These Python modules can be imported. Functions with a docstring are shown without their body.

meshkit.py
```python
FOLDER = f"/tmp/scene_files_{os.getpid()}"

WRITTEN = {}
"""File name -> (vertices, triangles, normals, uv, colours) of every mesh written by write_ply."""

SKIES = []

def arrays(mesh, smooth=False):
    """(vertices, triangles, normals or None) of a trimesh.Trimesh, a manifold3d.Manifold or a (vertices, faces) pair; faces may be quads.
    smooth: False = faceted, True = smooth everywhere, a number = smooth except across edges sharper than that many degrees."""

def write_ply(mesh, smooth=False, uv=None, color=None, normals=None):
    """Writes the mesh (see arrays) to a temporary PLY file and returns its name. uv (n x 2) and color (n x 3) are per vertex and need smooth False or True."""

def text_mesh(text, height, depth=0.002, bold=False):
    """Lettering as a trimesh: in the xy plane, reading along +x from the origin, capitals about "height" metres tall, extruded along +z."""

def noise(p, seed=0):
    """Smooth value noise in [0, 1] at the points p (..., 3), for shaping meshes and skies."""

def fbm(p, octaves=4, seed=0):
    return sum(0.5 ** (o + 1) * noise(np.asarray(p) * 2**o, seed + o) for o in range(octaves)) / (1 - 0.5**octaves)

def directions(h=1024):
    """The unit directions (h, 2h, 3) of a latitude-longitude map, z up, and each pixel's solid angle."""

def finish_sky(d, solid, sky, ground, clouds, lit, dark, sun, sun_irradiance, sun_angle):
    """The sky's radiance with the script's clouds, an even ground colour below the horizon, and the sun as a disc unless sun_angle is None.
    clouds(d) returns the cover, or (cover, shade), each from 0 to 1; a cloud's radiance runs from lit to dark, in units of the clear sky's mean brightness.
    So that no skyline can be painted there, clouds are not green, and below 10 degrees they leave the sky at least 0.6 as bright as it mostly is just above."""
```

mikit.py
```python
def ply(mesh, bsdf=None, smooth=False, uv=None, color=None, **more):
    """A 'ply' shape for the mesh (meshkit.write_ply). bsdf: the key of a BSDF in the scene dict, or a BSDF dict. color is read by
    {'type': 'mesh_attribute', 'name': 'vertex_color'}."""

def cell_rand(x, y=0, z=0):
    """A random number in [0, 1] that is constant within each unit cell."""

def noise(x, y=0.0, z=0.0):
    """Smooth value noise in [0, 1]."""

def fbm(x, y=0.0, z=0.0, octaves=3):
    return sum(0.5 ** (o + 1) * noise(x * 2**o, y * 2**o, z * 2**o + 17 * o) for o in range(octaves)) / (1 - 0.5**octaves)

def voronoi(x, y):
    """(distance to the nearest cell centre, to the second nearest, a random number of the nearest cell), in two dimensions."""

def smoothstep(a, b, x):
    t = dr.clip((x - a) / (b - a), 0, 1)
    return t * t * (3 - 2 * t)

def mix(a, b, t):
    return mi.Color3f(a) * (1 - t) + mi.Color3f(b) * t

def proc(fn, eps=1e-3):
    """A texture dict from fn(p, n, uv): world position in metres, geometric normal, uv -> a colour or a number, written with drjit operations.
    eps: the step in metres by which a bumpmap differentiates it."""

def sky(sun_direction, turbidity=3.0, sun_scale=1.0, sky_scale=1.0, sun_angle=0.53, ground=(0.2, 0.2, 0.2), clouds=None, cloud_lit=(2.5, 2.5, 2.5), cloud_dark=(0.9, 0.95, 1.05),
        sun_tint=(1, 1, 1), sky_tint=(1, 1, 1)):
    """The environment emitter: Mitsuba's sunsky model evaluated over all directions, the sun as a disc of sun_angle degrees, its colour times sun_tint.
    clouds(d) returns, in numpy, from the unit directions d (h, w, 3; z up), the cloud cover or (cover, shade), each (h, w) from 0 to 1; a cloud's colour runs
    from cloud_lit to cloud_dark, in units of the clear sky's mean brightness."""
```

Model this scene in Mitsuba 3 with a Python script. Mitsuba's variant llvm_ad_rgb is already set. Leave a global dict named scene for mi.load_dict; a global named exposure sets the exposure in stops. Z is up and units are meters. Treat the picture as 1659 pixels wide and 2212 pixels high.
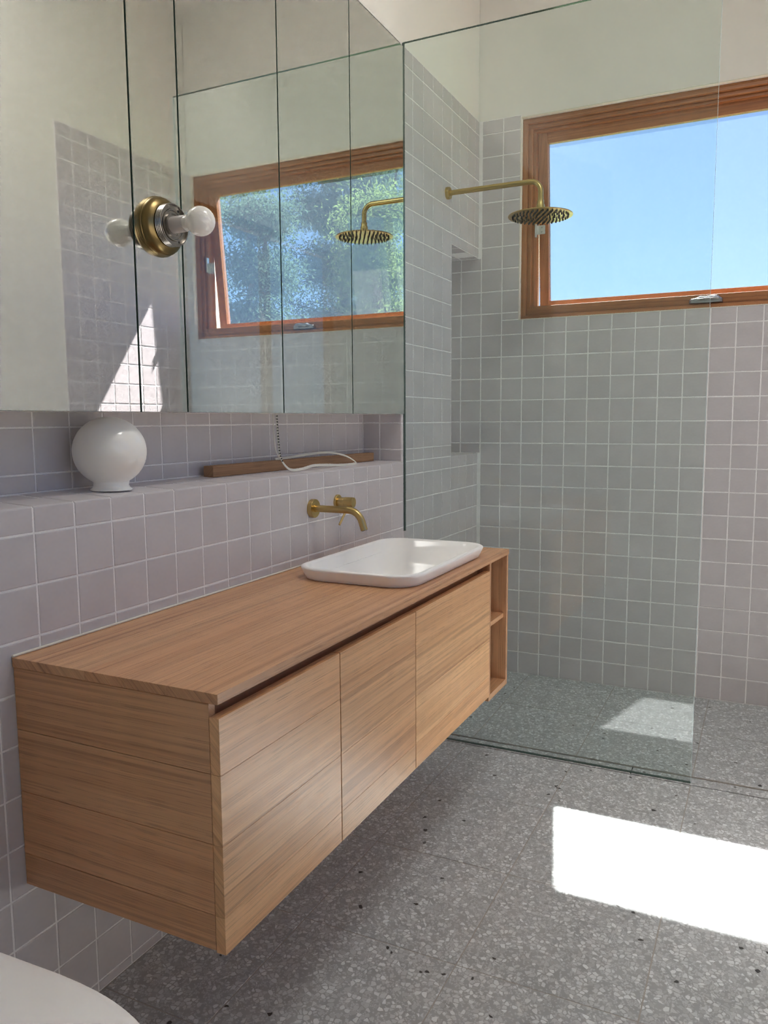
import math, random
import numpy as np
import trimesh
import manifold3d as m3
import drjit as dr
import mitsuba as mi
import mikit
from mikit import noise, fbm, voronoi, cell_rand, smoothstep, mix, proc, ply

T = mi.ScalarTransform4f
rng = np.random.default_rng(7)
random.seed(7)
scene, labels = {}, {}

# ------------------------------------------------------------------ camera, sky, sun, exposure
exposure = 3.18
CAM = np.array([1.2620, -3.6088, 1.2170])
FOCAL_PX, FRAME_W = 1708.7, 1659.0


def camera_matrix():
    a, b, c = 0.45610, -0.10690, -0.04540          # yaw to the left, pitch down, roll
    rz = np.array([[math.cos(a), -math.sin(a), 0], [math.sin(a), math.cos(a), 0], [0, 0, 1]])
    rx = np.array([[1, 0, 0], [0, math.cos(b), -math.sin(b)], [0, math.sin(b), math.cos(b)]])
    ry = np.array([[math.cos(c), 0, math.sin(c)], [0, 1, 0], [-math.sin(c), 0, math.cos(c)]])
    r = ry @ rx @ rz
    m = np.eye(4)
    m[:3, 0], m[:3, 1], m[:3, 2], m[:3, 3] = -r[:, 0], r[:, 2], r[:, 1], CAM
    return m


scene['camera'] = {'type': 'perspective', 'fov': 2 * math.degrees(math.atan(FRAME_W / 2 / FOCAL_PX)), 'fov_axis': 'x',
                   'near_clip': 0.02, 'far_clip': 500.0, 'to_world': T(camera_matrix())}
SUN = (-0.29, 1.0, 1.40)
scene['sky'] = mikit.sky(SUN, turbidity=3.0, sun_scale=3.6, sky_scale=0.45, sun_angle=0.6, ground=(0.25, 0.24, 0.22), sun_tint=(0.87, 0.97, 1.24), sky_tint=(0.80, 0.93, 1.12))

FILL = 1.35                   # radiance of the added fill light on the ceiling

# ------------------------------------------------------------------ materials


def principled(key, color, rough=0.5, spec=0.5, metallic=0.0, two=True, bump=None, bump_scale=1.0, **more):
    col = color if isinstance(color, dict) else {'type': 'rgb', 'value': list(color)}
    ro = rough if isinstance(rough, dict) else float(rough)
    b = {'type': 'principled', 'base_color': col, 'roughness': ro, 'metallic': metallic, **more}
    if not metallic:
        b['specular'] = spec
    if bump is not None:
        b = {'type': 'bumpmap', 'arbitrary': bump, 'scale': bump_scale, 'bsdf': b}
    scene[key] = {'type': 'twosided', 'bsdf': b} if two else b
    return key


def f_tile(p, n, uv):
    ix, iy, iz = dr.floor((p.x + 0.486) * 10), dr.floor((p.y + 10.053) * 10), dr.floor((p.z + 0.495) * 10)
    r = cell_rand(ix, iy, iz)
    f = fbm(p.x * 14 + 3, p.y * 14, p.z * 14, 3)
    g = noise(p.x * 160, p.y * 160, p.z * 160)
    t = 0.955 + 0.05 * r + 0.09 * (f - 0.5) + 0.03 * (g - 0.5)
    return mi.Color3f(0.540, 0.512, 0.530) * t


def f_grout(p, n, uv):
    t = 0.93 + 0.14 * fbm(p.x * 40, p.y * 40, p.z * 40, 3)
    return mi.Color3f(0.80, 0.785, 0.79) * t


def f_tilebump(p, n, uv):
    return 0.6 * fbm(p.x * 22, p.y * 22, p.z * 22, 2)


def f_terrazzo(p, n, uv):
    wx = p.x + 0.004 * (noise(p.x * 90, p.y * 90) - 0.5)
    wy = p.y + 0.004 * (noise(p.x * 90 + 31, p.y * 90 + 7) - 0.5)
    a1, a2, w = voronoi(wx * 88, wy * 88)
    b1, b2, v = voronoi(wx * 190 + 11, wy * 190 + 5)
    big = smoothstep(0.16, 0.26, a2 - a1) * smoothstep(0.40, 0.44, w)
    small = smoothstep(0.12, 0.26, b2 - b1) * smoothstep(0.5, 0.54, v)
    base = mi.Color3f(0.345, 0.362, 0.375) * (0.88 + 0.26 * fbm(p.x * 30, p.y * 30, 0.0, 3))
    c = mix(base, mi.Color3f(0.48, 0.50, 0.52), small)
    light = mi.Color3f(0.585, 0.61, 0.63) * (0.66 + 0.55 * cell_rand(w * 9999, 3, 1))
    c = mix(c, light, big)
    darkc = big * smoothstep(0.9945, 0.9955, w)
    return mix(c, mi.Color3f(0.05, 0.05, 0.05), darkc)


def wood_fn(light, mid, dark, seed):
    def f(p, n, uv):
        u, v = uv.x, uv.y
        wv = v + 0.012 * (fbm(u * 1.6 + seed, v * 5, 2.0, 3) - 0.5)
        band = fbm(wv * 46 + seed * 3, u * 0.9, 0.0, 3)
        fine = noise(wv * 420, u * 2.2, 4.0)
        streak = noise(wv * 150 + 7, u * 0.9, 9.0)
        pore = smoothstep(0.66, 0.86, noise(wv * 900, u * 16, 5.0))
        c = mix(light, mid, 0.8 * smoothstep(0.25, 0.80, band))
        c = mix(c, dark, smoothstep(0.64, 0.95, streak) * 0.34)
        line = smoothstep(0.80, 0.93, noise(wv * 60 + 40, u * 0.7 + 3, 1.0))
        c = mix(c, dark, line * 0.45)
        b = dr.floor(v / 4)
        c = c * (0.93 + 0.15 * fine) * (0.925 + 0.14 * cell_rand(b, 3, seed))
        c = mix(c, c * mi.Color3f(1.0, 0.90, 0.86), 0.6 * cell_rand(b, 8, seed))
        return mix(c, mi.Color3f(dark) * 0.8, pore * 0.30)
    return f


def f_woodbump(p, n, uv):
    u, v = uv.x, uv.y
    return noise(v * 700, u * 26, 2.0) + 0.6 * noise(v * 1500, u * 60, 7.0)


def f_paint(p, n, uv):
    t = 0.985 + 0.03 * fbm(p.x * 3, p.y * 3, p.z * 3, 3)
    return mi.Color3f(0.74, 0.725, 0.69) * t


principled('tile_glaze', proc(f_tile), 0.38, 0.5, bump=proc(f_tilebump, 2e-3), bump_scale=0.0012)
principled('grout', proc(f_grout), 0.85, 0.2)
principled('terrazzo', proc(f_terrazzo), 0.42, 0.45)
principled('floor_grout', (0.36, 0.34, 0.32), 0.85, 0.2)
principled('paint', proc(f_paint), 0.8, 0.2)
principled('oak', proc(wood_fn((0.53, 0.300, 0.160), (0.440, 0.228, 0.114), (0.25, 0.105, 0.046), 1.0)), 0.34, 0.6,  # dimmer light on top and side panel toned into this colour
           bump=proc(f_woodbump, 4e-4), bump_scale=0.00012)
principled('oak_lit', proc(wood_fn((0.64, 0.385, 0.198), (0.545, 0.300, 0.145), (0.32, 0.145, 0.060), 3.0)), 0.34, 0.65,  # same timber as oak, paler: stronger light on the doors painted in
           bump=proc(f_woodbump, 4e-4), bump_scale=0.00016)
principled('cedar', proc(wood_fn((0.37, 0.165, 0.072), (0.29, 0.118, 0.048), (0.15, 0.052, 0.022), 5.0)), 0.42, 0.4)
principled('batten_wood', proc(wood_fn((0.40, 0.245, 0.145), (0.34, 0.195, 0.11), (0.22, 0.11, 0.055), 9.0)), 0.6, 0.3)
principled('dark_gap', (0.012, 0.009, 0.007), 0.9, 0.1)
principled('ceramic', (0.86, 0.85, 0.84), 0.10, 0.5, clearcoat=0.6, clearcoat_gloss=0.95)
principled('opal_glass', (0.86, 0.85, 0.82), 0.08, 0.5, clearcoat=0.5, clearcoat_gloss=0.95)
principled('bulb_glass', (0.72, 0.70, 0.67), 0.06, 0.5, clearcoat=0.6, clearcoat_gloss=0.97)
principled('brass', (0.56, 0.41, 0.175), 0.27, metallic=1.0)
principled('aged_brass', (0.205, 0.150, 0.066), 0.28, metallic=1.0)
principled('nickel', (0.34, 0.32, 0.29), 0.22, metallic=1.0)
principled('bright_steel', (0.70, 0.70, 0.70), 0.3, metallic=1.0)
principled('steel', (0.42, 0.42, 0.42), 0.25, metallic=1.0)
principled('holder_plastic', (0.50, 0.47, 0.46), 0.4, 0.4)
principled('black_rubber', (0.02, 0.02, 0.02), 0.6, 0.3)
principled('white_plastic', (0.66, 0.64, 0.58), 0.4, 0.4)
principled('silicone', (0.66, 0.63, 0.55), 0.5, 0.4)
principled('glass_edge', (0.035, 0.065, 0.055), 0.15, 0.6)
principled('polished_edge', (0.50, 0.60, 0.62), 0.15, 0.6)
principled('door_paint', (0.70, 0.69, 0.66), 0.5, 0.4)
principled('bark', (0.10, 0.075, 0.055), 0.9, 0.2)
principled('grass_green', (0.07, 0.11, 0.035), 0.95, 0.1)
scene['mirror_silver'] = {'type': 'conductor', 'material': 'none', 'specular_reflectance': {'type': 'rgb', 'value': [0.86, 0.885, 0.87]}}
scene['screen_glass'] = {'type': 'thindielectric', 'int_ior': 1.5, 'specular_transmittance': {'type': 'rgb', 'value': [0.88, 0.965, 0.935]}}
scene['pane_glass'] = {'type': 'blendbsdf', 'weight': 0.075,
                       'a': {'type': 'thindielectric', 'int_ior': 1.5},
                       'b': {'type': 'principledthin', 'base_color': {'type': 'rgb', 'value': [0.42, 0.62, 1.0]}, 'roughness': 0.6, 'diff_trans': 1.0, 'spec_trans': 0.0}}
scene['fill_pane'] = {'type': 'thindielectric', 'int_ior': 1.5}
for nm, col in (('leaf_green', (0.10, 0.165, 0.085)), ('leaf_pale', (0.13, 0.19, 0.065)), ('leaf_olive', (0.075, 0.125, 0.09))):
    scene[nm] = {'type': 'principledthin', 'base_color': {'type': 'rgb', 'value': list(col)}, 'roughness': 0.45, 'diff_trans': 0.8, 'spec_trans': 0.0}

# ------------------------------------------------------------------ helpers
COUNT = {}


def numbered(key):
    n = COUNT.get(key, -1) + 1
    COUNT[key] = n
    return key if n == 0 else f'{key}_{n:03d}'


def put(name, shape, parent=None, **tag):
    key = numbered(f'{parent}__{name}' if parent else name)
    scene[key] = shape
    if tag:
        labels[key] = tag
    return key


def thing(name, label, category, group=None, kind=None):
    key = numbered(name)
    labels[key] = {'label': label, 'category': category}
    if group:
        labels[key]['group'] = group
    if kind:
        labels[key]['kind'] = kind
    return key


def box(x0, x1, y0, y1, z0, z1):
    b = trimesh.creation.box((x1 - x0, y1 - y0, z1 - z0))
    b.apply_translation(((x0 + x1) / 2, (y0 + y1) / 2, (z0 + z1) / 2))
    return b


def rbox(x0, x1, y0, y1, z0, z1, c=0.0015):
    c = min(c, 0.45 * min(x1 - x0, y1 - y0, z1 - z0))
    p = []
    for sx in (0, 1):
        for sy in (0, 1):
            for sz in (0, 1):
                q = np.array([(x0, x1)[sx], (y0, y1)[sy], (z0, z1)[sz]])
                d = np.array([1 - 2 * sx, 1 - 2 * sy, 1 - 2 * sz]) * c
                for k in range(3):
                    e = d.copy()
                    e[k] = 0
                    p.append(q + e)
    return trimesh.convex.convex_hull(np.array(p))


def cat(*ms):
    return trimesh.util.concatenate(list(ms))


def wood(mesh, axis, off=None, mat='oak', **more):
    """A shape of the mesh with uv = (along the grain, across it), each piece cut from another place of the board."""
    v, f = np.array(mesh.vertices), np.array(mesh.faces)
    v = v[f].reshape(-1, 3)
    f = np.arange(len(v)).reshape(-1, 3)
    o = [a for a in range(3) if a != axis]
    ou, ov = (rng.uniform(0, 40), 4.0 * rng.integers(1, 400) + 2.0) if off is None else off
    w = v[:, o[0]] + v[:, o[1]]
    uv = np.c_[v[:, axis] + ou, w - w.mean() + ov]
    return ply(trimesh.Trimesh(v, f, process=False), mat, smooth=False, uv=uv, **more)


def lathe(profile, n=48, axis='z', at=(0, 0, 0)):
    """profile: (radius, height) pairs, closed on the axis where the radius is 0."""
    m = trimesh.creation.revolve(np.array(profile, float), sections=n)
    if axis == 'x':
        m.apply_transform(np.array([[0, 0, 1, 0], [1, 0, 0, 0], [0, 1, 0, 0], [0, 0, 0, 1.0]]))
    if axis == 'y':
        m.apply_transform(np.array([[0, 1, 0, 0], [0, 0, 1, 0], [1, 0, 0, 0], [0, 0, 0, 1.0]]))
    m.apply_translation(at)
    m.fix_normals()
    return m


def smoothline(pts, n=8):
    p = np.array(pts, float)
    q = np.vstack([2 * p[0] - p[1], p, 2 * p[-1] - p[-2]])
    out = []
    for i in range(1, len(q) - 2):
        for t in np.linspace(0, 1, n, endpoint=False):
            a, b, c, d = q[i - 1], q[i], q[i + 1], q[i + 2]
            out.append(0.5 * (2 * b + (c - a) * t + (2 * a - 5 * b + 4 * c - d) * t * t + (3 * b - a - 3 * c + d) * t ** 3))
    out.append(p[-1])
    return np.array(out)


def sweep(path, section, up=(0, 0, 1), scale=None):
    """A closed tube: SECTION (k x 2) along PATH, capped."""
    p = np.array(path, float)
    t = np.gradient(p, axis=0)
    t /= np.linalg.norm(t, axis=1, keepdims=True)
    u = np.array(up, float)
    u = u - t[0] * (u @ t[0])
    if np.linalg.norm(u) < 1e-6:
        u = np.cross(t[0], [1, 0.3, 0])
    u /= np.linalg.norm(u)
    s = np.array(section, float)
    k, rows = len(s), []
    for i in range(len(p)):
        u = u - t[i] * (u @ t[i])
        u /= np.linalg.norm(u)
        w = np.cross(t[i], u)
        sc = 1.0 if scale is None else scale[i]
        rows.append(p[i] + sc * (s[:, :1] * w + s[:, 1:] * u))
    v = np.vstack(rows + [p[:1], p[-1:]])
    f = []
    for i in range(len(p) - 1):
        for j in range(k):
            a, b, c, d = i * k + j, i * k + (j + 1) % k, (i + 1) * k + (j + 1) % k, (i + 1) * k + j
            f += [[a, b, c], [a, c, d]]
    e = len(p) * k
    for j in range(k):
        f += [[e, (j + 1) % k, j], [e + 1, (len(p) - 1) * k + j, (len(p) - 1) * k + (j + 1) % k]]
    m = trimesh.Trimesh(v, f, process=False)
    m.fix_normals()
    return m


def circle(r, n=20):
    a = np.arange(n) * 2 * np.pi / n
    return np.c_[r * np.cos(a), r * np.sin(a)]


def rrect(hx, hy, r, n=10):
    r = min(r, hx, hy)
    out = []
    for cx, cy, a0 in ((hx - r, hy - r, 0), (-hx + r, hy - r, 90), (-hx + r, -hy + r, 180), (hx - r, -hy + r, 270)):
        for a in np.radians(a0 + np.linspace(0, 90, n)):
            out.append((cx + r * math.cos(a), cy + r * math.sin(a)))
    return np.array(out)


def loft(loops, cap_start=True, cap_end=True):
    k = len(loops[0])
    v = np.vstack(loops)
    f = []
    for i in range(len(loops) - 1):
        for j in range(k):
            a, b, c, d = i * k + j, i * k + (j + 1) % k, (i + 1) * k + (j + 1) % k, (i + 1) * k + j
            f += [[a, b, c], [a, c, d]]
    for on, i in ((cap_start, 0), (cap_end, len(loops) - 1)):
        if on:
            v = np.vstack([v, loops[i].mean(0)])
            f += [[len(v) - 1, i * k + j, i * k + (j + 1) % k] for j in range(k)]
    m = trimesh.Trimesh(v, f, process=False)
    m.merge_vertices()
    m.update_faces(m.nondegenerate_faces())
    m.fix_normals()
    return m


FACES = {'+x': ((0, 1, 0), (0, 0, 1), (1, 0, 0)), '-y': ((1, 0, 0), (0, 0, 1), (0, -1, 0)), '-x': ((0, -1, 0), (0, 0, 1), (-1, 0, 0)),
         '+z': ((1, 0, 0), (0, 1, 0), (0, 0, 1)), '-z': ((1, 0, 0), (0, -1, 0), (0, 0, -1)), '+y': ((-1, 0, 0), (0, 0, 1), (0, 1, 0))}
PIECES = {}


def tile_mesh(w, h, d=0.006, c=0.0016, bsdf='tile_glaze'):
    key = (round(w, 4), round(h, 4), d, c, bsdf)
    if key not in PIECES:
        a, b = w / 2, h / 2
        ring = lambda s, z: [(-a + s, -b + s, z), (a - s, -b + s, z), (a - s, b - s, z), (-a + s, b - s, z)]
        v = np.array(ring(0, -d) + ring(0, -c * 0.8) + ring(c * 0.45, -c * 0.22) + ring(c * 1.6, 0))
        f = []
        for i in range(3):
            for j in range(4):
                f.append([i * 4 + j, i * 4 + (j + 1) % 4, i * 4 + 4 + (j + 1) % 4, i * 4 + 4 + j])
        f.append([12, 13, 14, 15])
        PIECES[key] = ply((v, f), bsdf)
    return PIECES[key]


def facing(way, at):
    u, v, n = (np.array(x, float) for x in FACES[way])
    m = np.eye(4)
    m[:3, 0], m[:3, 1], m[:3, 2], m[:3, 3] = u, v, n, at
    return m


def cells(lo, hi, lines):
    """The intervals into which the grid LINES cut lo..hi."""
    cut = [lo] + sorted(x for x in lines if lo + 0.004 < x < hi - 0.004) + [hi]
    return list(zip(cut[:-1], cut[1:]))


def tile_area(parent, way, plane, u, v, ul, vl, gap=0.0038, name='tile', bsdf='tile_glaze', skip=None, stuff=None, d=0.006, tilt=None, c=0.0016):
    """Single tiles over the rectangle u x v of the plane (u, v in world coordinates of the face's own axes)."""
    many = []
    for a0, a1 in cells(u[0], u[1], ul):
        for b0, b1 in cells(v[0], v[1], vl):
            if skip and skip((a0 + a1) / 2, (b0 + b1) / 2):
                continue
            w, h = a1 - a0 - gap, b1 - b0 - gap
            if w < 0.004 or h < 0.004:
                continue
            cu, cv = (a0 + a1) / 2, (b0 + b1) / 2
            off = rng.normal(0, 0.00025)
            at = {'x': (plane, cu, cv), 'y': (cu, plane, cv), 'z': (cu, cv, plane)}[way[1]]
            n = np.array(FACES[way][2], float)
            at = np.array(at) + n * off
            m = facing(way, at)
            if tilt is not None:
                m = tilt(m)
            sh = {**tile_mesh(w, h, d, c, bsdf), 'to_world': T(m)}
            if stuff and stuff(cu, cv):
                many.append((tile_mesh(w, h, d, c, bsdf), m))
            else:
                put(name, sh, parent)
    if many:
        import meshkit
        ms = []
        for s, m in many:
            vv, ff = meshkit.WRITTEN[s['filename']][:2]
            ms.append(trimesh.Trimesh(np.c_[vv, np.ones(len(vv))] @ m.T[:, :3], ff, process=False))
        put(f'hidden_{name}', ply(cat(*ms), bsdf), parent, kind='stuff')


# ------------------------------------------------------------------ the room
W = 1.70                     # right wall
Y_FRONT = -4.55              # wall behind the camera
CEIL = 3.37
Z_DRY = -0.018               # floor outside the shower, 18 mm lower than its foot at the back wall
Z_TILE = 2.566               # top of the tiling
LEDGE = 1.057
NICHE = -0.165               # back of the recesses
Y_END = -0.867               # recess under the mirror ends here
Y_LEFT = -3.095              # ... and begins here
Z_GRID = [0.105 + 0.1 * k for k in range(26)]
X_GRID = [0.0139 - 0.2 + 0.1 * k for k in range(22)]
Y_GRID = [-2.5525 + 0.1 * k for k in range(-22, 26)]
G = 0.0014                   # grout lies this far behind the tile face

# left wall
wl = thing('wall_left', 'white plaster and mauve tiled wall behind the timber vanity', 'wall', kind='structure')
scene[wl] = ply(cat(box(-0.30, -0.003, Y_FRONT, 0.0, Z_TILE, CEIL), box(-0.30, -0.003, Y_FRONT, Y_LEFT, LEDGE, Z_TILE)), 'paint')
put('grout', ply(cat(box(-0.30, -G, Y_FRONT, 0.0, Z_DRY - 0.1, LEDGE - 0.003),
                     box(-0.30, -G, Y_END + 0.008, -0.343, LEDGE - 0.003, Z_TILE),
                     box(-0.30, -G, -0.343, 0.0, 1.961, Z_TILE),
                     box(-0.30, NICHE - G, -0.343, 0.0, LEDGE - 0.003, 1.961)), 'grout'), wl)
hidden_by_vanity = lambda y, z: -2.56 < y < -1.06 and 0.36 < z < 0.74
tile_area(wl, '+x', 0.0, (-3.1525, 0.0), (Z_DRY, LEDGE), Y_GRID, [0.005 + 0.1 * k for k in range(11)],
          skip=hidden_by_vanity, stuff=lambda y, z: y > -2.15 and z < 0.78 or y < -2.93)
tile_area(wl, '+x', 0.0, (Y_FRONT, -3.1525), (Z_DRY, LEDGE), Y_GRID, [0.005 + 0.1 * k for k in range(11)], stuff=lambda y, z: True)
tile_area(wl, '+x', 0.0, (Y_END, -0.343), (LEDGE, Z_TILE), Y_GRID, Z_GRID)
tile_area(wl, '+x', 0.0, (-0.343, 0.0), (1.961, Z_TILE), Y_GRID, Z_GRID)

# recess under the mirror cabinet, with its ledge
rec = thing('wall_recess', 'long tiled recess with a ledge under the mirror cabinet', 'recess', kind='structure')


def slope_x(m):
    a = math.atan2(0.008, 0.165)
    r = np.eye(4)
    r[0, 0], r[0, 2], r[2, 0], r[2, 2] = math.cos(a), math.sin(a), -math.sin(a), math.cos(a)
    mm = m.copy()
    mm[:3, :3] = r[:3, :3] @ m[:3, :3]
    mm[2, 3] = m[2, 3] - m[0, 3] * math.tan(a)
    return mm


scene[rec] = ply(cat(box(-0.30, NICHE - G, Y_LEFT, Y_END, LEDGE - 0.003, Z_TILE), box(-0.30, -0.0016, Y_END + G, Y_END + 0.012, LEDGE, 1.30),
                     trimesh.Trimesh(*(lambda b: (b.vertices + np.c_[np.zeros(8), np.zeros(8), np.where(b.vertices[:, 2] > 1, -b.vertices[:, 0] * 0.0485, 0)], b.faces))(box(-0.17, -0.004, Y_LEFT, Y_END, 0.98, LEDGE - G)))), 'grout')
tile_area(rec, '+x', NICHE, (Y_LEFT, Y_END), (LEDGE + 0.008, 1.30), [y + 0.05 for y in Y_GRID], Z_GRID, stuff=lambda y, z: y < -2.85)
tile_area(rec, '+z', LEDGE, (NICHE, 0.0), (Y_LEFT, Y_END), [-0.092], Y_GRID, tilt=slope_x, stuff=lambda x, y: y < -2.85, name='ledge_tile', c=0.003)
tile_area(rec, '-y', Y_END, (NICHE, 0.0), (LEDGE + 0.003, 1.30), [-0.092], Z_GRID)

# back wall with its window opening
OX0, OX1, OZ0, OZ1 = 0.196, 1.681, 1.672, 2.553
wb = thing('wall_back', 'tiled shower end wall under and around the timber window', 'wall', kind='structure')
scene[wb] = ply(cat(box(-0.30, W + 0.12, 0.003, 0.115, Z_TILE, CEIL), box(OX0, OX1, 0.003, 0.115, OZ1, Z_TILE)), 'paint')
put('grout', ply(cat(box(-0.30, OX0, G, 0.115, -0.1, Z_TILE), box(OX1, W + 0.12, G, 0.115, -0.1, Z_TILE),
                     box(OX0, OX1, G, 0.115, -0.1, OZ0)), 'grout'), wb)
unseen_b = lambda x, z: x > 1.31 and z < 1.2 or x < 0.42 and z < 0.5
tile_area(wb, '-y', 0.0, (NICHE, 0.0139), (LEDGE, 1.961), X_GRID, Z_GRID, gap=0.0048, skip=None)
hidden_b = []
for x0, x1 in cells(0.0139, W, X_GRID):
    for z0, z1 in cells(0.0, Z_TILE, Z_GRID):
        # a tile that reaches into the window opening is cut there
        rects = [(x0, x1, z0, z1)]
        if x1 > OX0 and z1 > OZ0 and x0 < OX1:
            rects = [(x0, min(x1, OX0), max(z0, OZ0), z1)] if x0 < OX0 else [(max(x0, OX1), x1, max(z0, OZ0), z1)] if x1 > OX1 else []
            if z0 < OZ0:
                rects.append((x0, x1, z0, OZ0))
        for a0, a1, b0, b1 in rects:
            one = lambda st: tile_area(wb, '-y', 0.0, (a0, a1), (b0, b1), [], [], gap=0.0048, stuff=st)
            if unseen_b((a0 + a1) / 2, (b0 + b1) / 2) or a0 > 1.6:
                hidden_b.append((a0, a1, b0, b1))
            else:
                one(None)
ms = []
for a0, a1, b0, b1 in hidden_b:
    if a1 - a0 > 0.009 and b1 - b0 > 0.009:
        ms.append(rbox(a0 + 0.0024, a1 - 0.0024, 0.0, 0.006, b0 + 0.0024, b1 - 0.0024, 0.001))
put('hidden_tile', ply(cat(*ms), 'tile_glaze'), wb, kind='stuff')

# shower recess: foot, head and side of the niche in the left wall
sn = thing('shower_niche', 'tall tiled niche in the shower wall beside the end wall', 'recess', kind='structure')
scene[sn] = ply(cat(box(NICHE, -0.004, -0.343, 0.0, LEDGE - 0.05, LEDGE - G), box(NICHE, -0.004, -0.343, 0.0, 1.961 + G, 2.0),
                    box(NICHE, -0.004, -0.36, -0.343 - G, LEDGE, 1.961)), 'grout')
tile_area(sn, '+z', LEDGE, (NICHE, 0.0), (-0.343, 0.0), [-0.086], Y_GRID, name='ledge_tile', c=0.003)
tile_area(sn, '-z', 1.961, (NICHE, 0.0), (-0.343, 0.0), [-0.086], Y_GRID)
tile_area(sn, '+x', NICHE, (-0.343, 0.0), (LEDGE, 1.961), Y_GRID, Z_GRID, stuff=lambda y, z: True)

# right wall: a tiled panel in the shower, plaster towards the camera
wr = thing('wall_right', 'white plaster wall with a tall tiled panel, seen in the mirror', 'wall', kind='structure')
WY0, WY1, WZ0, WZ1 = -3.35, -1.65, 0.95, 2.45       # opening for the added fill window, beside the camera
scene[wr] = ply(cat(box(W + 0.004, W + 0.12, Y_FRONT - 0.1, 0.0, Z_TILE, CEIL), box(W + 0.004, W + 0.12, Y_FRONT - 0.1, WY0, Z_DRY - 0.1, Z_TILE), box(W + 0.004, W + 0.12, WY1, -0.905, Z_DRY - 0.1, Z_TILE),
                    box(W + 0.004, W + 0.12, WY0, WY1, Z_DRY - 0.1, WZ0), box(W + 0.004, W + 0.12, WY0, WY1, WZ1, Z_TILE)), 'paint')
put('grout', ply(box(W + G, W + 0.12, -0.905, 0.0, -0.1, Z_TILE), 'grout'), wr)
tile_area(wr, '-x', W, (-0.905, 0.0), (0.0, Z_TILE), [-0.81 + 0.1 * k for k in range(9)], Z_GRID, gap=0.0052, stuff=lambda y, z: z < 1.2)

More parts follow.
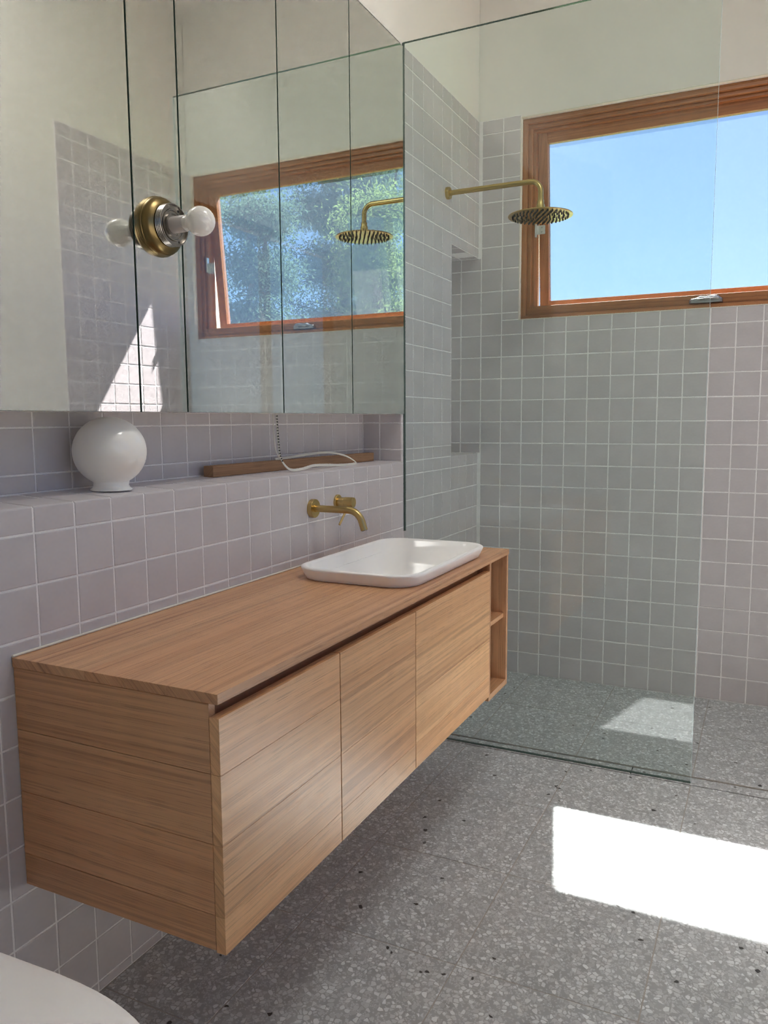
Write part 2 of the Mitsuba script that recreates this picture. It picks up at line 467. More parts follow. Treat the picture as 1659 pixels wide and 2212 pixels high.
# ceiling and the wall behind the camera with its doorway
cl = thing('ceiling', 'plain white ceiling high above the tiling', 'ceiling', kind='structure')
scene[cl] = ply(box(-0.30, W + 0.12, Y_FRONT - 0.1, 0.115, CEIL, CEIL + 0.12), 'paint')
wf = thing('wall_front', 'white wall behind the camera around the closed door', 'wall', kind='structure')
DX0, DX1, DZ = 0.55, 1.55, 2.15
scene[wf] = ply(cat(box(-0.30, DX0, Y_FRONT - 0.1, Y_FRONT, Z_DRY - 0.1, CEIL), box(DX1, W + 0.12, Y_FRONT - 0.1, Y_FRONT, Z_DRY - 0.1, CEIL),
                    box(DX0, DX1, Y_FRONT - 0.1, Y_FRONT, DZ, CEIL)), 'paint')

dk = thing('door_1', 'closed white flush door behind the camera', 'door', kind='structure')
put('leaf', ply(rbox(DX0 + 0.003, DX1 - 0.003, Y_FRONT - 0.06, Y_FRONT - 0.02, Z_DRY + 0.005, DZ - 0.003, 0.002), 'door_paint'), dk)
put('handle', ply(cat(lathe([(0, 0), (0.026, 0), (0.026, 0.008), (0, 0.008)], 28, 'y', (DX0 + 0.07, Y_FRONT - 0.02, 1.0)), sweep(smoothline([(DX0 + 0.07, Y_FRONT - 0.013, 1.0), (DX0 + 0.07, Y_FRONT + 0.03, 1.0), (DX0 + 0.085, Y_FRONT + 0.045, 1.0), (DX0 + 0.18, Y_FRONT + 0.045, 1.0)], 5), circle(0.009, 14))), 'brass', smooth=40), dk)

# floor: terrazzo tiles on a grout bed, a fall in the shower, a tile-insert drain in front of the screen
fl = thing('floor', 'grey terrazzo tile floor with white chips', 'floor', kind='structure')
fall = 0.014 / 0.80
bed = cat(box(-0.02, W + 0.1, Y_FRONT - 0.1, -0.862, Z_DRY - 0.06, Z_DRY - 0.0012))
shower_bed = box(-0.02, W + 0.1, -0.797, 0.1, -0.06, -0.0012)
vv = shower_bed.vertices.copy()
vv[:, 2] = np.where(vv[:, 2] > -0.03, -0.0012 + vv[:, 1] * fall, vv[:, 2])
shower_bed.vertices = vv
scene[fl] = ply(cat(bed, shower_bed), 'floor_grout')
FX = [0.27 + 0.4 * k for k in range(-1, 5)]
tile_area(fl, '+z', Z_DRY, (0.0, W + 0.004), (Y_FRONT, -0.8625), FX, [-0.837 - 0.4 * k for k in range(1, 11)], gap=0.0030, bsdf='terrazzo', d=0.009, c=0.0008)


def slope_y(m):
    a = math.atan(fall)
    mm = m.copy()
    r = np.array([[1, 0, 0], [0, math.cos(a), -math.sin(a)], [0, math.sin(a), math.cos(a)]])
    mm[:3, :3] = r @ m[:3, :3]
    mm[2, 3] = m[2, 3] + m[1, 3] * fall
    return mm


tile_area(fl, '+z', 0.0, (0.0, W), (-0.7975, 0.0), FX, [-0.40], gap=0.0030, bsdf='terrazzo', d=0.009, tilt=slope_y, c=0.0008)
dn = thing('shower_drain', 'slot drain with a terrazzo insert along the foot of the glass screen', 'drain')
put('channel', ply(cat(box(0.0, W, -0.8625, -0.861, Z_DRY - 0.06, Z_DRY - 0.002), box(0.0, W, -0.799, -0.7975, Z_DRY - 0.06, Z_DRY - 0.002),
                       box(0.0, W, -0.8625, -0.7975, Z_DRY - 0.06, Z_DRY - 0.05)), 'black_rubber'), dn)
for x0, x1 in ((0.002, 0.8705), (0.8735, W - 0.002)):
    put('insert', ply(rbox(x0, x1, -0.857, -0.8025, Z_DRY - 0.012, Z_DRY + 0.0005, 0.001), 'terrazzo'), dn)

# ------------------------------------------------------------------ window: timber awning sash, pushed a little open
wn = thing('window_1', 'red-brown timber awning window above the shower end wall', 'window', kind='structure')
FY = 0.028
put('reveal', ply(cat(box(OX0 - 0.004, OX0, 0.001, 0.1, OZ0, OZ1), box(OX1, OX1 + 0.004, 0.001, 0.1, OZ0, OZ1),
                      box(OX0, OX1, 0.001, 0.1, OZ1, OZ1 + 0.004), box(OX0, OX1, -0.002, 0.1, OZ0 - 0.004, OZ0)), 'silicone'), wn)
steps = ((0.0, 0.0225, FY), (0.0225, 0.040, FY + 0.017), (0.040, 0.053, FY + 0.034))
for side in (0, 1):
    ms = []
    for a, b, y in steps:
        x0, x1 = (OX0 + a, OX0 + b) if side == 0 else (OX1 - b, OX1 - a)
        ms.append(rbox(x0, x1, y, 0.125, OZ0 + 0.0, OZ1 - 0.0, 0.0012))
    put('frame_jamb', wood(cat(*ms), 2, mat='cedar'), wn)
put('frame_head', wood(cat(*[rbox(OX0 + a, OX1 - a, y - 0.0005, 0.125, OZ1 - b, OZ1 - a, 0.0012) for a, b, y in steps]), 0, mat='cedar'), wn)
put('frame_sill', wood(cat(rbox(OX0, OX1, FY - 0.001, 0.125, OZ0, OZ0 + 0.018, 0.0012), rbox(OX0 + 0.0225, OX1 - 0.0225, FY + 0.017, 0.10, OZ0 + 0.016, 1.732, 0.0012)), 0, mat='cedar'), wn)
put('sun_stop', ply(cat(box(OX0, 0.238, 0.126, 0.19, OZ0, OZ1), box(1.640, OX1, 0.126, 0.19, OZ0, OZ1)), 'door_paint'), wn)  # strips added outside the frame to stop sun leaking past the open sash
TILT = math.radians(5.8)
HINGE = np.array([0.0, 0.083, 2.505])


def sash_place(m):
    m = m.copy()
    v = np.array(m.vertices)
    dy, dz = v[:, 1], v[:, 2]
    c, s = math.cos(TILT), math.sin(TILT)
    v[:, 1], v[:, 2] = HINGE[1] + c * dy - s * dz, HINGE[2] + s * dy + c * dz
    m.vertices = v
    return m


PX0, PX1, PT, PB = 0.294, 1.578, -0.050, -0.741     # pane, measured down from the hinge
sash = f'{wn}__sash'
put('stile', wood(sash_place(rbox(0.251, PX0, 0, 0.038, PB - 0.052, 0.0, 0.0015)), 2, mat='cedar'), sash)
put('stile', wood(sash_place(rbox(PX1, 1.627, 0, 0.038, PB - 0.052, 0.0, 0.0015)), 2, mat='cedar'), sash)
put('rail', wood(sash_place(rbox(PX0, PX1, 0.0005, 0.038, PT, 0.0, 0.0015)), 0, mat='cedar'), sash)
put('rail', wood(sash_place(rbox(PX0, PX1, 0.0005, 0.038, PB - 0.052, PB, 0.0015)), 0, mat='cedar'), sash)
pane = trimesh.Trimesh([[PX0 - 0.003, 0.02, PB - 0.003], [PX1 + 0.003, 0.02, PB - 0.003], [PX1 + 0.003, 0.02, PT + 0.003], [PX0 - 0.003, 0.02, PT + 0.003]], [[0, 1, 2], [0, 2, 3]], process=False)
put('pane', ply(sash_place(pane), 'pane_glass'), sash)
# chain winder on the sill and a stay on each jamb
wx = 0.99
loops = []
for yy, s in ((0.041, 1.0), (0.030, 0.97), (0.024, 0.86)):
    prof = np.array([(-0.066, 0), (-0.066, 0.012), (-0.060, 0.019), (-0.040, 0.022), (-0.022, 0.030), (0.0, 0.027), (0.022, 0.031), (0.046, 0.030), (0.058, 0.020), (0.066, 0.014), (0.066, 0.0), (0.0, -0.001)]) * [s, s]
    loops.append(np.c_[wx + prof[:, 0], np.full(len(prof), yy), 1.6965 + prof[:, 1]])
wd = put('winder', ply(loft(loops), 'steel', smooth=25), wn, label='grey metal chain winder on the window sill')
put('winder_handle', ply(sweep(smoothline([(wx + 0.050, 0.022, 1.712), (wx + 0.02, 0.012, 1.712), (wx - 0.030, 0.014, 1.709)], 5), circle(0.004, 10)), 'steel', smooth=40), wd)
for xx, s in ((0.2745, 1), (1.6035, -1)):
    lt = put('stay', ply(cat(rbox(xx - 0.020, xx + 0.020, 0.064, 0.067, 2.034 + (0.02 if s > 0 else 0), 2.094, 0.001), rbox(xx - s * 0.020 - 0.004, xx - s * 0.020 + 0.004, 0.048, 0.067, 2.040, 2.122, 0.001)), 'bright_steel'), wn, label='small steel window stay on the frame jamb')
    put('screw', ply(cat(*[lathe([(0, 0.0615), (0.003, 0.0625), (0.004, 0.0645)], 12, 'y', (xx + 0.005, 0, z)) for z in (2.064, 2.084)]), 'steel', smooth=40), lt)

w2 = thing('window_2', 'timber-framed window added beside the camera to let in fill light', 'window', kind='structure')  # unseen window, put in to brighten the room from the right
for y0, y1 in ((WY0, WY0 + 0.05), (-2.525, -2.475), (WY1 - 0.05, WY1)):
    put('frame_post', wood(rbox(W + 0.03, W + 0.09, y0, y1, WZ0 + 0.05, WZ1 - 0.05, 0.001), 2, mat='cedar'), w2)
for z0 in (WZ0, WZ1 - 0.05):
    put('frame_rail', wood(rbox(W + 0.03, W + 0.09, WY0, WY1, z0, z0 + 0.05, 0.001), 1, mat='cedar'), w2)
for y0, y1 in ((WY0 + 0.05, -2.525), (-2.475, WY1 - 0.05)):
    put('pane', ply(trimesh.Trimesh([[W + 0.06, y0, WZ0 + 0.05], [W + 0.06, y1, WZ0 + 0.05], [W + 0.06, y1, WZ1 - 0.05], [W + 0.06, y0, WZ1 - 0.05]], [[0, 1, 2], [0, 2, 3]], process=False), 'fill_pane'), w2)

# ------------------------------------------------------------------ glass shower screen
gs = thing('shower_screen', 'clear frameless glass shower screen with a dark edge', 'shower screen')
GY, GX, GZ = -0.845, 1.069, 2.569
put('glass_pane', ply(trimesh.Trimesh([[0.006, GY, Z_DRY], [GX, GY, Z_DRY], [GX, GY, GZ], [0.006, GY, GZ]], [[0, 1, 2], [0, 2, 3]], process=False), 'screen_glass'), gs)
put('top_edge', ply(box(0.004, GX, GY - 0.005, GY + 0.005, GZ - 0.0006, GZ + 0.0006), 'glass_edge'), gs)
put('side_edge', ply(box(GX - 0.0004, GX + 0.0004, GY - 0.005, GY + 0.005, Z_DRY, GZ), 'polished_edge'), gs)
put('bottom_edge', ply(box(0.004, GX, GY - 0.006, GY + 0.006, Z_DRY - 0.002, Z_DRY + 0.003), 'glass_edge'), gs)
put('wall_channel', ply(rbox(0.0, 0.005, GY - 0.006, GY + 0.006, 0.79, GZ, 0.001), 'glass_edge'), gs, label='dark channel that holds the glass to the wall')

drop = trimesh.creation.icosphere(subdivisions=1, radius=1.0)
drops = []
for k in range(70):
    d1 = drop.copy()
    q = rng.uniform(0.0006, 0.0016)
    d1.apply_scale([q, q * 0.45, q * rng.uniform(1.0, 1.8)])
    drops.append(d1.apply_translation([0.36 + 0.66 * rng.random(), GY - 0.0004, 0.42 + 0.72 * rng.random()]))
put('water_drops', ply(cat(*drops), 'polished_edge', smooth=True), gs, kind='stuff')

# ------------------------------------------------------------------ mirror cabinet
mc = thing('mirror_cabinet', 'mirror-fronted wall cabinet of several doors above the recess', 'mirror cabinet')
MZ0, MZ1 = 1.238, 2.556
put('carcass', ply(box(NICHE, -0.0165, Y_LEFT, Y_END, MZ0 + 0.004, MZ1), 'dark_gap'), mc)
put('underside', ply(box(NICHE, -0.0165, Y_LEFT, Y_END, MZ0 + 0.0005, MZ0 + 0.004), 'door_paint'), mc)
bounds = [-0.852, -1.262, -1.680, -2.0975, -2.255, -2.673, -3.091]
for k, (b, a) in enumerate(zip(bounds[:-1], bounds[1:])):
    front = k == 0
    name = 'light_panel' if k == 3 else 'mirror_door'
    a2, b2 = a + 0.0022, b - (0.0 if front else 0.0022)
    d = put(name, ply(box(0.0008 if front else -0.016, 0.0030, a2, b2, MZ0, MZ1), 'glass_edge'), mc)
    put('mirror', ply(box(0.0030, 0.0040, a2 + 0.0006, b2 - 0.0006, MZ0 + 0.0006, MZ1 - 0.0006), 'mirror_silver'), d)

# ------------------------------------------------------------------ vanity cabinet
VY0, VY1, VX = -2.618, -1.036, 0.478
vc = thing('vanity_cabinet', 'wall-hung honey timber vanity with three doors and an open end shelf', 'vanity')
BJ = [0.326, 0.390, 0.516, 0.639, 0.760]
side = f'{vc}__side_panel'
for z0, z1 in zip(BJ[:-1], BJ[1:]):
    top = z1 == BJ[-1]
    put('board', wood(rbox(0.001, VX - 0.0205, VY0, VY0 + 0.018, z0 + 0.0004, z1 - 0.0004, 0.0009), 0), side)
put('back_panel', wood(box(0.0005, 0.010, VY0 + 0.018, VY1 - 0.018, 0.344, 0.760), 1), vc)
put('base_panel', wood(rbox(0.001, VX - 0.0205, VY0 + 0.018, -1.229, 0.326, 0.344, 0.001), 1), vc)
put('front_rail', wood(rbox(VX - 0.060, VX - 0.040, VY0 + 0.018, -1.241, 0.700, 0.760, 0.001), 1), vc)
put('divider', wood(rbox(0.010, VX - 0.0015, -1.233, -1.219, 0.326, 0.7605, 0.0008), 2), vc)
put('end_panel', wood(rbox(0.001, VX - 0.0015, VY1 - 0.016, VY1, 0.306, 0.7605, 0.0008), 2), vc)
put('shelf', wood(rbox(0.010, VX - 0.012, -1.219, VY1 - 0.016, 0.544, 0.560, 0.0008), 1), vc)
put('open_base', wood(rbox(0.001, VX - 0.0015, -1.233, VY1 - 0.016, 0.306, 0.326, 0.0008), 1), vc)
DZ0, DZ1 = 0.3235, 0.737
for y0, y1 in ((VY0, -2.2165), (-2.2135, -1.8255), (-1.8225, -1.2355)):
    dk = numbered(f'{vc}__door')
    labels[dk] = {'label': {VY0: 'flat timber door nearest the toilet', -2.2135: 'middle flat timber door'}.get(y0, 'wide flat timber door beside the open shelf')}
    zs = [DZ0, 0.390, 0.516, 0.639, DZ1]
    for z0, z1 in zip(zs[:-1], zs[1:]):
        put('board', wood(rbox(VX - 0.0195, VX, y0, y1, z0 + 0.0002, z1 - 0.0002, 0.0004), 1, mat='oak_lit'), dk)

vt = thing('vanity_countertop', 'timber countertop of edge-glued boards on the vanity', 'countertop')
BAS_C, BAS_H = (0.268, -1.477), (0.186, 0.312)
hole = m3.CrossSection([rrect(BAS_H[0] - 0.020, BAS_H[1] - 0.026, 0.07)]).extrude(0.2).translate((BAS_C[0], BAS_C[1], 0.68))
xs = [0.0008, 0.088, 0.186, 0.275, 0.372, VX]
for x0, x1 in zip(xs[:-1], xs[1:]):
    b = rbox(x0 + 0.0000, x1 - 0.0000, VY0 - 0.002, VY1 + 0.003, 0.7605, 0.7785, 0.0006)
    mm = m3.Manifold(m3.Mesh(np.array(b.vertices, np.float32), np.array(b.faces, np.uint32))) - hole
    q = mm.to_mesh()
    for piece in trimesh.Trimesh(q.vert_properties[:, :3], q.tri_verts, process=True).split(only_watertight=False):
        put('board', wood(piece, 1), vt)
put('silicone_bead', ply(rbox(0.0003, 0.005, VY0 - 0.002, VY1 + 0.003, 0.7786, 0.7835, 0.0015), 'silicone'), vt)

# ------------------------------------------------------------------ basin
bs = thing('basin', 'white rounded rectangular ceramic inset basin on the timber countertop', 'basin')
def ring(dx, dy, r, z):
    p = rrect(BAS_H[0] - dx, BAS_H[1] - dy, r, 12)
    return np.c_[p[:, 0] + BAS_C[0], p[:, 1] + BAS_C[1], np.full(len(p), z)]


zb = 0.7788
prof = [(0.030, 0.034, 0.05, zb), (0.017, 0.017, 0.075, zb), (0.013, 0.013, 0.078, zb + 0.002), (0.008, 0.008, 0.080, zb + 0.012), (0.002, 0.002, 0.082, zb + 0.026), (0.0, 0.0, 0.083, zb + 0.031),
        (0.0008, 0.0008, 0.083, zb + 0.0345), (0.004, 0.004, 0.081, zb + 0.0365), (0.010, 0.010, 0.077, zb + 0.0368), (0.014, 0.014, 0.074, zb + 0.0355), (0.0175, 0.019, 0.072, zb + 0.031),
        (0.024, 0.034, 0.070, zb + 0.012), (0.030, 0.056, 0.068, zb - 0.004), (0.036, 0.080, 0.066, zb - 0.0185), (0.044, 0.100, 0.064, zb - 0.040), (0.056, 0.118, 0.060, zb - 0.062),
        (0.076, 0.140, 0.055, zb - 0.076), (0.110, 0.180, 0.045, zb - 0.083), (0.160, 0.26, 0.02, zb - 0.086)]
put('bowl', ply(loft([ring(*q) for q in prof], cap_start=False), 'ceramic', smooth=75), bs)
put('waste', ply(lathe([(0, zb - 0.0835), (0.024, zb - 0.0835), (0.028, zb - 0.0848), (0.03, zb - 0.087)], 32, 'z', (BAS_C[0], BAS_C[1], 0)), 'brass', smooth=40), bs)

# ------------------------------------------------------------------ tap: spout and mixer on the tiles
sp = thing('basin_spout', 'brushed brass curved spout on the tiles above the basin', 'tap')
SY, SZ = -1.530, 0.948
put('flange', ply(lathe([(0, 0.0), (0.0285, 0.0), (0.029, 0.001), (0.029, 0.0125), (0.028, 0.014), (0.0125, 0.0142), (0.0125, 0.017), (0, 0.017)], 48, 'x', (0, SY, SZ)), 'brass', smooth=35), sp)
pth = [(0.012, SY, SZ), (0.05, SY, SZ), (0.09, SY, SZ), (0.125, SY, SZ)]
for a in np.linspace(8, 72, 9):
    r = 0.048
    pth.append((0.128 + r * math.sin(math.radians(a)), SY, SZ - r * (1 - math.cos(math.radians(a)))))
end = np.array(pth[-1])
dirv = np.array([math.cos(math.radians(72)), 0, -math.sin(math.radians(72))])
pth += [tuple(end + dirv * 0.012), tuple(end + dirv * 0.027)]
put('tube', ply(sweep(pth, circle(0.0108, 28)), 'brass', smooth=40), sp)
put('outlet', ply(lathe([(0.0, 0.0), (0.0085, 0.0), (0.0085, -0.0008), (0, -0.0008)], 20).apply_transform(trimesh.transformations.rotation_matrix(math.radians(-18), [0, 1, 0])).apply_translation(end + dirv * 0.0275), 'black_rubber'), sp)
mx = thing('basin_mixer', 'brushed brass wall mixer with a pin lever beside the spout', 'tap')
MY, MZ = -1.372, 0.953
put('backplate', ply(lathe([(0, 0), (0.0235, 0), (0.024, 0.001), (0.024, 0.006), (0.0232, 0.007), (0, 0.007)], 40, 'x', (0, MY, MZ)), 'brass', smooth=35), mx)
put('body', ply(lathe([(0, 0.006), (0.0155, 0.006), (0.0155, 0.0275), (0.0150, 0.0282), (0.0150, 0.0295), (0.0166, 0.0300), (0.0168, 0.031), (0.0168, 0.0605), (0.016, 0.062), (0, 0.062)], 40, 'x', (0, MY, MZ)), 'brass', smooth=35), mx)
put('lever', ply(sweep(np.linspace((0.044, MY - 0.004, MZ - 0.012), (0.036, MY - 0.050, MZ - 0.068), 6), circle(0.0036, 14)), 'brass', smooth=40), mx)

# ------------------------------------------------------------------ shower rose
sh = thing('rain_shower', 'brushed brass wall arm with a wide round rain shower head', 'shower head')
HY, HZ = -0.405, 2.154
put('flange', ply(lathe([(0, 0), (0.024, 0), (0.0245, 0.001), (0.0245, 0.013), (0.0235, 0.0145), (0.0125, 0.0145), (0, 0.0146)], 40, 'x', (0, HY, HZ)), 'brass', smooth=35), sh)
pth = [(0.012, HY, HZ), (0.10, HY, HZ), (0.20, HY, HZ), (0.30, HY, HZ), (0.350, HY, HZ)]
for a in np.linspace(8, 90, 10):
    r = 0.042
    pth.append((0.356 + r * math.sin(math.radians(a)), HY, HZ - r * (1 - math.cos(math.radians(a)))))
pth += [(0.398, HY, HZ - 0.060), (0.398, HY, HZ - 0.082)]
put('arm', ply(sweep(pth, circle(0.0105, 24)), 'brass', smooth=40), sh)
hd = np.array([0.398, HY, 2.030])
put('ball_joint', ply(lathe([(0, 0.0), (0.015, 0.0), (0.0165, 0.006), (0.0165, 0.028), (0.0135, 0.034), (0.0135, 0.046), (0, 0.046)], 28, 'z', hd + [0, 0, 0.002]), 'brass', smooth=35), sh)
rose = put('rose', ply(lathe([(0, 0.006), (0.02, 0.005), (0.08, -0.003), (0.120, -0.008), (0.1265, -0.0095), (0.1275, -0.0115), (0.1265, -0.0135), (0.122, -0.0142), (0, -0.0142)], 72, 'z', hd), 'brass', smooth=35), sh)
noz = lathe([(0.0034, 0.0), (0.0030, -0.0050), (0.0018, -0.0075), (0, -0.0078)], 8, 'z')
spots = [(0, 0)] + [(r * math.cos(a), r * math.sin(a)) for i, r in enumerate((0.020, 0.038, 0.056, 0.074, 0.092, 0.109)) for a in np.arange(6 * (i + 1)) * 2 * np.pi / (6 * (i + 1))]
put('nozzles', ply(cat(*[noz.copy().apply_translation(hd + [x, y, -0.0140]) for x, y in spots]), 'black_rubber', smooth=40), rose, kind='stuff')

# ------------------------------------------------------------------ wall light on the mirror
lt = thing('wall_light', 'unlit antique brass wall light with a bare round bulb on the mirror', 'wall light')
LY, LZ = -2.176, 1.650
at = (0.004, LY, LZ)
put('dish', ply(lathe([(0, 0.0), (0.0635, 0.0), (0.0652, 0.0012), (0.0655, 0.0040), (0.0648, 0.0064), (0.0638, 0.0072), (0.0640, 0.0085), (0.0634, 0.0130), (0.0615, 0.0180), (0.0570, 0.0225), (0.0510, 0.0262), (0.0475, 0.0278), (0.0455, 0.0282), (0, 0.0282)], 80, 'x', at), 'aged_brass', smooth=35), lt)
rib = [(0.0440, 0.0280)]
for k in range(4):
    rib += [(0.0448, 0.0285 + k * 0.0042), (0.0465, 0.0297 + k * 0.0042), (0.0465, 0.0312 + k * 0.0042), (0.0448, 0.0324 + k * 0.0042)]
rib += [(0.0455, 0.0452), (0.0455, 0.0462), (0.0435, 0.0462), (0.0430, 0.0405), (0.0345, 0.0405), (0.0335, 0.0430), (0.0310, 0.0430), (0.0300, 0.0412), (0.0262, 0.0412), (0.0262, 0.0450), (0.0230, 0.0450), (0.0225, 0.0420), (0.0180, 0.0420), (0.0180, 0.0280)]
put('gallery', ply(lathe(rib + [rib[0]], 72, 'x', at), 'nickel', smooth=30), lt, label='bright metal gallery ring')
for a in (60, 180, 300):
    c = (0.0411 + 0.004, LY + 0.0388 * math.cos(math.radians(a)), LZ + 0.0388 * math.sin(math.radians(a)))
    put('slot', ply(lathe([(0, 0.0), (0.0026, 0), (0.0026, -0.002), (0, -0.002)], 12, 'x', c), 'black_rubber'), lt)
put('lamp_holder', ply(lathe([(0, 0.040), (0.0180, 0.040), (0.0180, 0.0765), (0.0172, 0.078), (0, 0.078)], 40, 'x', at), 'holder_plastic', smooth=35), lt, label='grey lamp holder')
bprof = [(0, 0.077), (0.0160, 0.0775), (0.0158, 0.0850), (0.0165, 0.0895)] + [(0.0315 * math.sin(math.radians(a)), 0.118 + 0.0315 * math.cos(math.radians(a))) for a in np.linspace(142, 0, 20)]
bprof[-1] = (0.0, 0.1495)
put('bulb', ply(lathe(bprof, 48, 'x', at), 'bulb_glass', smooth=60), lt, label='round frosted bulb')

# ------------------------------------------------------------------ things on the ledge
gl = thing('glass_globe', 'round white opal glass lamp globe standing on the tiled ledge', 'lamp globe')
gr = 0.0805
gprof = [(0, 0.0), (0.044, 0.0), (0.0455, 0.0015), (0.0450, 0.0040), (0.0405, 0.0070), (0.0385, 0.0125), (0.0395, 0.0180)]
gprof += [(gr * math.sin(math.radians(a)), 0.0885 + gr * math.cos(math.radians(a)) * 0.965) for a in np.linspace(150, 0, 30)]
gprof[-1] = (0.0, gprof[-1][1])
put('globe', ply(lathe(gprof, 72, 'z', (-0.082, -2.268, LEDGE + 0.0049)), 'opal_glass', smooth=50), gl)

bt = thing('timber_batten', 'square brown timber batten lying at the back of the tiled ledge', 'batten')
p0, p1 = np.array([-0.112, -1.862, 0]), np.array([-0.094, -0.915, 0])
L = np.linalg.norm(p1 - p0)
b = rbox(0, L, -0.034, 0.0, 0.0, 0.031, 0.0015)
shp = wood(b, 0, mat='batten_wood')
ang = math.atan2(p1[1] - p0[1], p1[0] - p0[0])
mt = np.eye(4)
mt[:3, 0], mt[:3, 1], mt[:3, 2] = (math.cos(ang), math.sin(ang), 0), (math.sin(ang), -math.cos(ang), 0), (0, 0, -1)
mt[:3, 0], mt[:3, 1], mt[:3, 2] = (math.cos(ang), math.sin(ang), 0), (-math.sin(ang), math.cos(ang), 0), (0, 0, 1)
b2 = rbox(0, L, 0.0, 0.034, 0.0, 0.031, 0.0015)
shp = wood(b2, 0, mat='batten_wood')
mt[:3, 3] = (p0[0], p0[1], 1.0627)
put('stick', {**shp, 'to_world': T(mt)}, bt)

tp = thing('light_strip', 'white light strip hanging from under the mirror across the batten', 'light strip')
cab = smoothline([(-0.055, -1.631, 1.2378), (-0.055, -1.624, 1.156), (-0.052, -1.617, 1.105), (-0.050, -1.575, 1.070), (-0.055, -1.500, 1.0655), (-0.052, -1.430, 1.073), (-0.056, -1.340, 1.070),
                  (-0.060, -1.240, 1.0645), (-0.052, -1.150, 1.0645), (-0.056, -1.140, 1.072), (-0.064, -1.200, 1.095), (-0.080, -1.290, 1.109), (-0.105, -1.380, 1.1055), (-0.125, -1.470, 1.0985), (-0.130, -1.53, 1.0970)], 8)
put('tape', ply(sweep(cab, [(-0.0042, -0.0006), (0.0042, -0.0006), (0.0042, 0.0006), (-0.0042, 0.0006)], up=(1, 0.25, 0)), 'white_plastic'), tp)
d = np.r_[0, np.cumsum(np.linalg.norm(np.diff(cab, axis=0), axis=1))]
chips = []
for s in np.arange(0.008, 0.145, 0.0085):
    c = np.array([np.interp(s, d, cab[:, k]) for k in range(3)])
    chips.append(rbox(c[0] - 0.002, c[0] + 0.0022, c[1] - 0.0026, c[1] + 0.0026, c[2] - 0.0022, c[2] + 0.0022, 0.0003))
put('chips', ply(cat(*chips), 'black_rubber'), tp, kind='stuff')
wire = smoothline([(-0.060, -1.642, 1.2378), (-0.060, -1.640, 1.18), (-0.058, -1.634, 1.13), (-0.055, -1.622, 1.108)], 6)
put('wire', ply(sweep(wire, circle(0.0016, 8)), 'white_plastic', smooth=40), tp)

# ------------------------------------------------------------------ fill light added above the middle of the room, shaped as a dome
ce = thing('fill_light', 'added fill light on the ceiling, shaped as a round opal dome', 'fill light')
CLX, CLY = 1.15, -1.95
put('base_ring', ply(lathe([(0, 0), (0.36, 0), (0.36, -0.030), (0.345, -0.034), (0.33, -0.034), (0, -0.033)], 64, 'z', (CLX, CLY, CEIL - 0.0006)), 'door_paint', smooth=35), ce)
put('dome', ply(lathe([(0.335 * math.sin(math.radians(a)), -0.034 - 0.085 * math.cos(math.radians(a))) for a in np.linspace(0, 90, 14)] + [(0, -0.034)], 64, 'z', (CLX, CLY, CEIL - 0.0006)), 'white_plastic', smooth=40,
                emitter={'type': 'area', 'radiance': {'type': 'rgb', 'value': [FILL * c for c in (1.0, 0.96, 0.92)]}}), ce, label='glowing dome of the added fill light')

# ------------------------------------------------------------------ toilet, cut by the frame's corner
tl = thing('toilet', 'white ceramic toilet with a closed lid beside the vanity', 'toilet')
TY = -3.048


def dshape(hw, x0, x1, z, n=40, e=2.6):
    """D-shaped outline: straight back at x0, round front at x1."""
    out = []
    xm = x0 + (x1 - x0) * 0.42
    for a in np.linspace(-90, 90, n):
        c, s = math.cos(math.radians(a)), math.sin(math.radians(a))
        out.append((xm + (x1 - xm) * abs(c) ** (2 / e), TY + hw * np.sign(s) * abs(s) ** (2 / e), z))
    out += [(x0, TY + hw * 0.96, z), (x0, TY - hw * 0.96, z)]
    return np.array(out)


put('pan', ply(loft([dshape(0.120, 0.001, 0.50, Z_DRY), dshape(0.125, 0.001, 0.515, 0.02), dshape(0.145, 0.001, 0.560, 0.18), dshape(0.172, 0.001, 0.625, 0.32), dshape(0.178, 0.001, 0.640, 0.385), dshape(0.176, 0.001, 0.638, 0.392)]), 'ceramic', smooth=45), tl)
put('seat', ply(loft([dshape(0.178, 0.185, 0.645, 0.3925), dshape(0.182, 0.18, 0.650, 0.396), dshape(0.182, 0.18, 0.650, 0.404), dshape(0.178, 0.185, 0.646, 0.4065)]), 'ceramic', smooth=45), tl)
put('lid', ply(loft([dshape(0.180, 0.18, 0.648, 0.4075), dshape(0.1845, 0.175, 0.653, 0.411), dshape(0.1845, 0.175, 0.653, 0.421), dshape(0.181, 0.18, 0.648, 0.4265), dshape(0.170, 0.19, 0.636, 0.4295), dshape(0.13, 0.22, 0.59, 0.4325), dshape(0.06, 0.30, 0.50, 0.434)]), 'ceramic', smooth=45), tl)
put('cistern', ply(rbox(0.001, 0.165, TY - 0.175, TY + 0.175, 0.3925, 0.82, 0.015), 'ceramic', smooth=30), tl)

# ------------------------------------------------------------------ outside: lawn and trees seen in the mirror
gd = thing('lawn', 'green lawn outside the window', 'lawn', kind='structure')
scene[gd] = ply(box(-40, 60, 0.6, 90, -1.0, -0.6), 'grass_green')


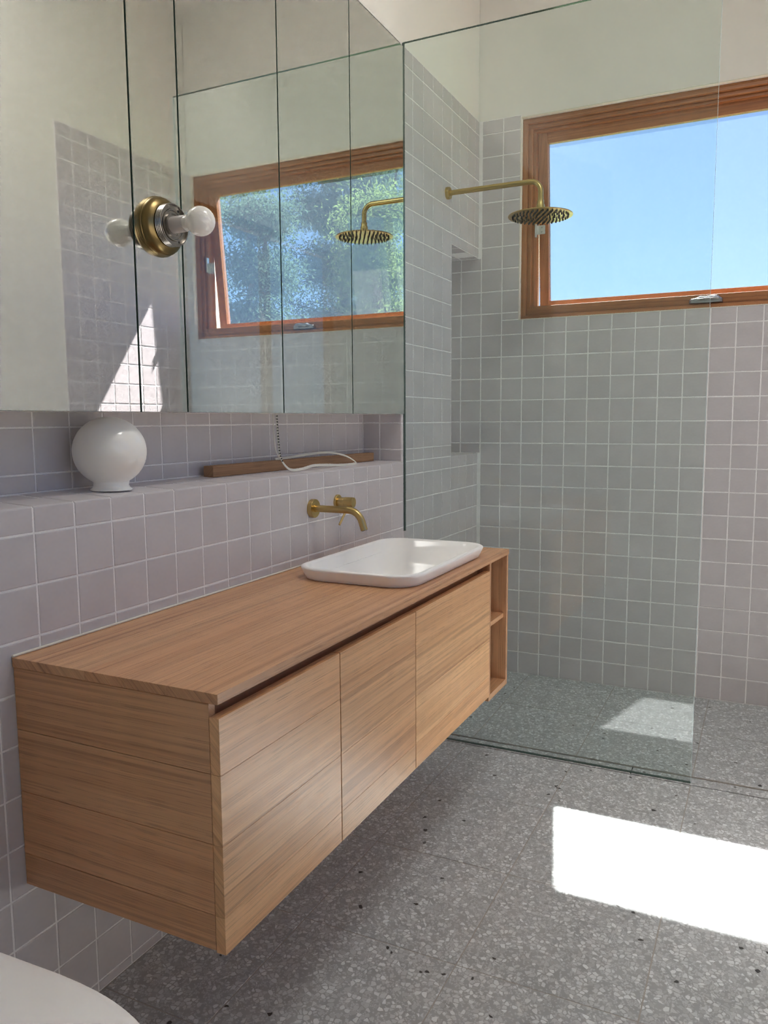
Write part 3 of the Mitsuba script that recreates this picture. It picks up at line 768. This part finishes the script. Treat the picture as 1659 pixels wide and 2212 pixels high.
def tree(base, height, spread, leaves, mat, label, seed, stems=3):
    g = np.random.default_rng(seed)
    key = thing('tree', label, 'tree')
    base = np.array(base, float)
    tips, limbs = [], []
    for s in range(stems):
        a = g.uniform(0, 2 * np.pi)
        lean = np.array([math.cos(a), math.sin(a), 0]) * g.uniform(0.1, 0.5)
        pts = [base + lean * 0.3 + g.normal(0, 0.03, 3) * [1, 1, 0]]
        for k in range(1, 7):
            pts.append(base + lean * (0.3 + k * 0.55) * spread * 0.35 + np.array([g.normal(0, 0.10), g.normal(0, 0.10), height * k / 6.6]))
        pth = smoothline(pts, 4)
        limbs.append(sweep(pth, circle(0.13, 9), up=(1, 0, 0), scale=np.linspace(1, 0.22, len(pth))))
        for k in range(2, 7):
            for j in range(7):
                b = g.uniform(0, 2 * np.pi)
                q = np.array([math.cos(b), math.sin(b), g.uniform(-0.1, 0.7)])
                q /= np.linalg.norm(q)
                ln = spread * g.uniform(0.35, 1.0) * (1.05 - 0.09 * k)
                tip = pts[k] + q * ln + [0, 0, -0.12 * ln]
                mid = (pts[k] + tip) / 2 + [0, 0, 0.1 * ln]
                pb = smoothline([pts[k], mid, tip], 4)
                limbs.append(sweep(pb, circle(0.028, 5), up=(0.3, 0.9, 0.1), scale=np.linspace(1, 0.2, len(pb))))
                for t in np.linspace(0.35, 1.0, 6):
                    tips.append(pts[k] * (1 - t) ** 2 + 2 * mid * t * (1 - t) + tip * t * t)
    tips = np.array(tips)
    c = tips[g.integers(0, len(tips), leaves)] + g.normal(0, 1, (leaves, 3)) * [0.19, 0.19, 0.17]
    ax = g.normal(0, 1, (leaves, 3)) + [0, 0, -0.25]
    ax /= np.linalg.norm(ax, axis=1, keepdims=True)
    sd = np.cross(ax, g.normal(0, 1, (leaves, 3)))
    sd /= np.linalg.norm(sd, axis=1, keepdims=True)
    nn = np.cross(ax, sd)
    ln, wd = g.uniform(0.05, 0.10, (leaves, 1)), g.uniform(0.009, 0.018, (leaves, 1))
    v = np.stack([c, c + ax * ln * 0.45 + sd * wd + nn * 0.004, c + ax * ln, c + ax * ln * 0.45 - sd * wd + nn * 0.004], 1).reshape(-1, 3)
    i = np.arange(leaves)[:, None] * 4
    f = np.vstack([i + [0, 1, 2], i + [0, 2, 3]])
    put('trunk', ply(cat(*limbs), 'bark', smooth=50), key)
    put('foliage', ply(trimesh.Trimesh(v, f, process=False), mat), key, kind='stuff')


tree((6.55, 8.0, -0.6), 5.6, 1.05, 40000, 'leaf_olive', 'dark olive-green tree in the middle of the mirrored window', 3, 3)
tree((4.35, 8.0, -0.6), 5.4, 1.0, 32000, 'leaf_pale', 'pale green leafy tree at the right of the mirrored window', 23, 3)
tree((7.9, 13.2, -0.6), 8.6, 2.2, 110000, 'leaf_olive', 'tall dark tree behind the pale one, seen in the mirror', 11, 4)
tree((12.9, 13.6, -0.6), 8.2, 2.2, 110000, 'leaf_green', 'tall green tree behind the others at the left of the mirrored window', 17, 4)
tree((10.4, 19.5, -0.6), 10.5, 2.7, 110000, 'leaf_olive', 'tallest dark tree at the back, seen in the mirror between the others', 41, 5)
tree((7.35, 6.0, -0.6), 3.7, 0.65, 17000, 'leaf_pale', 'low pale young tree at the foot of the mirrored window', 31, 2)
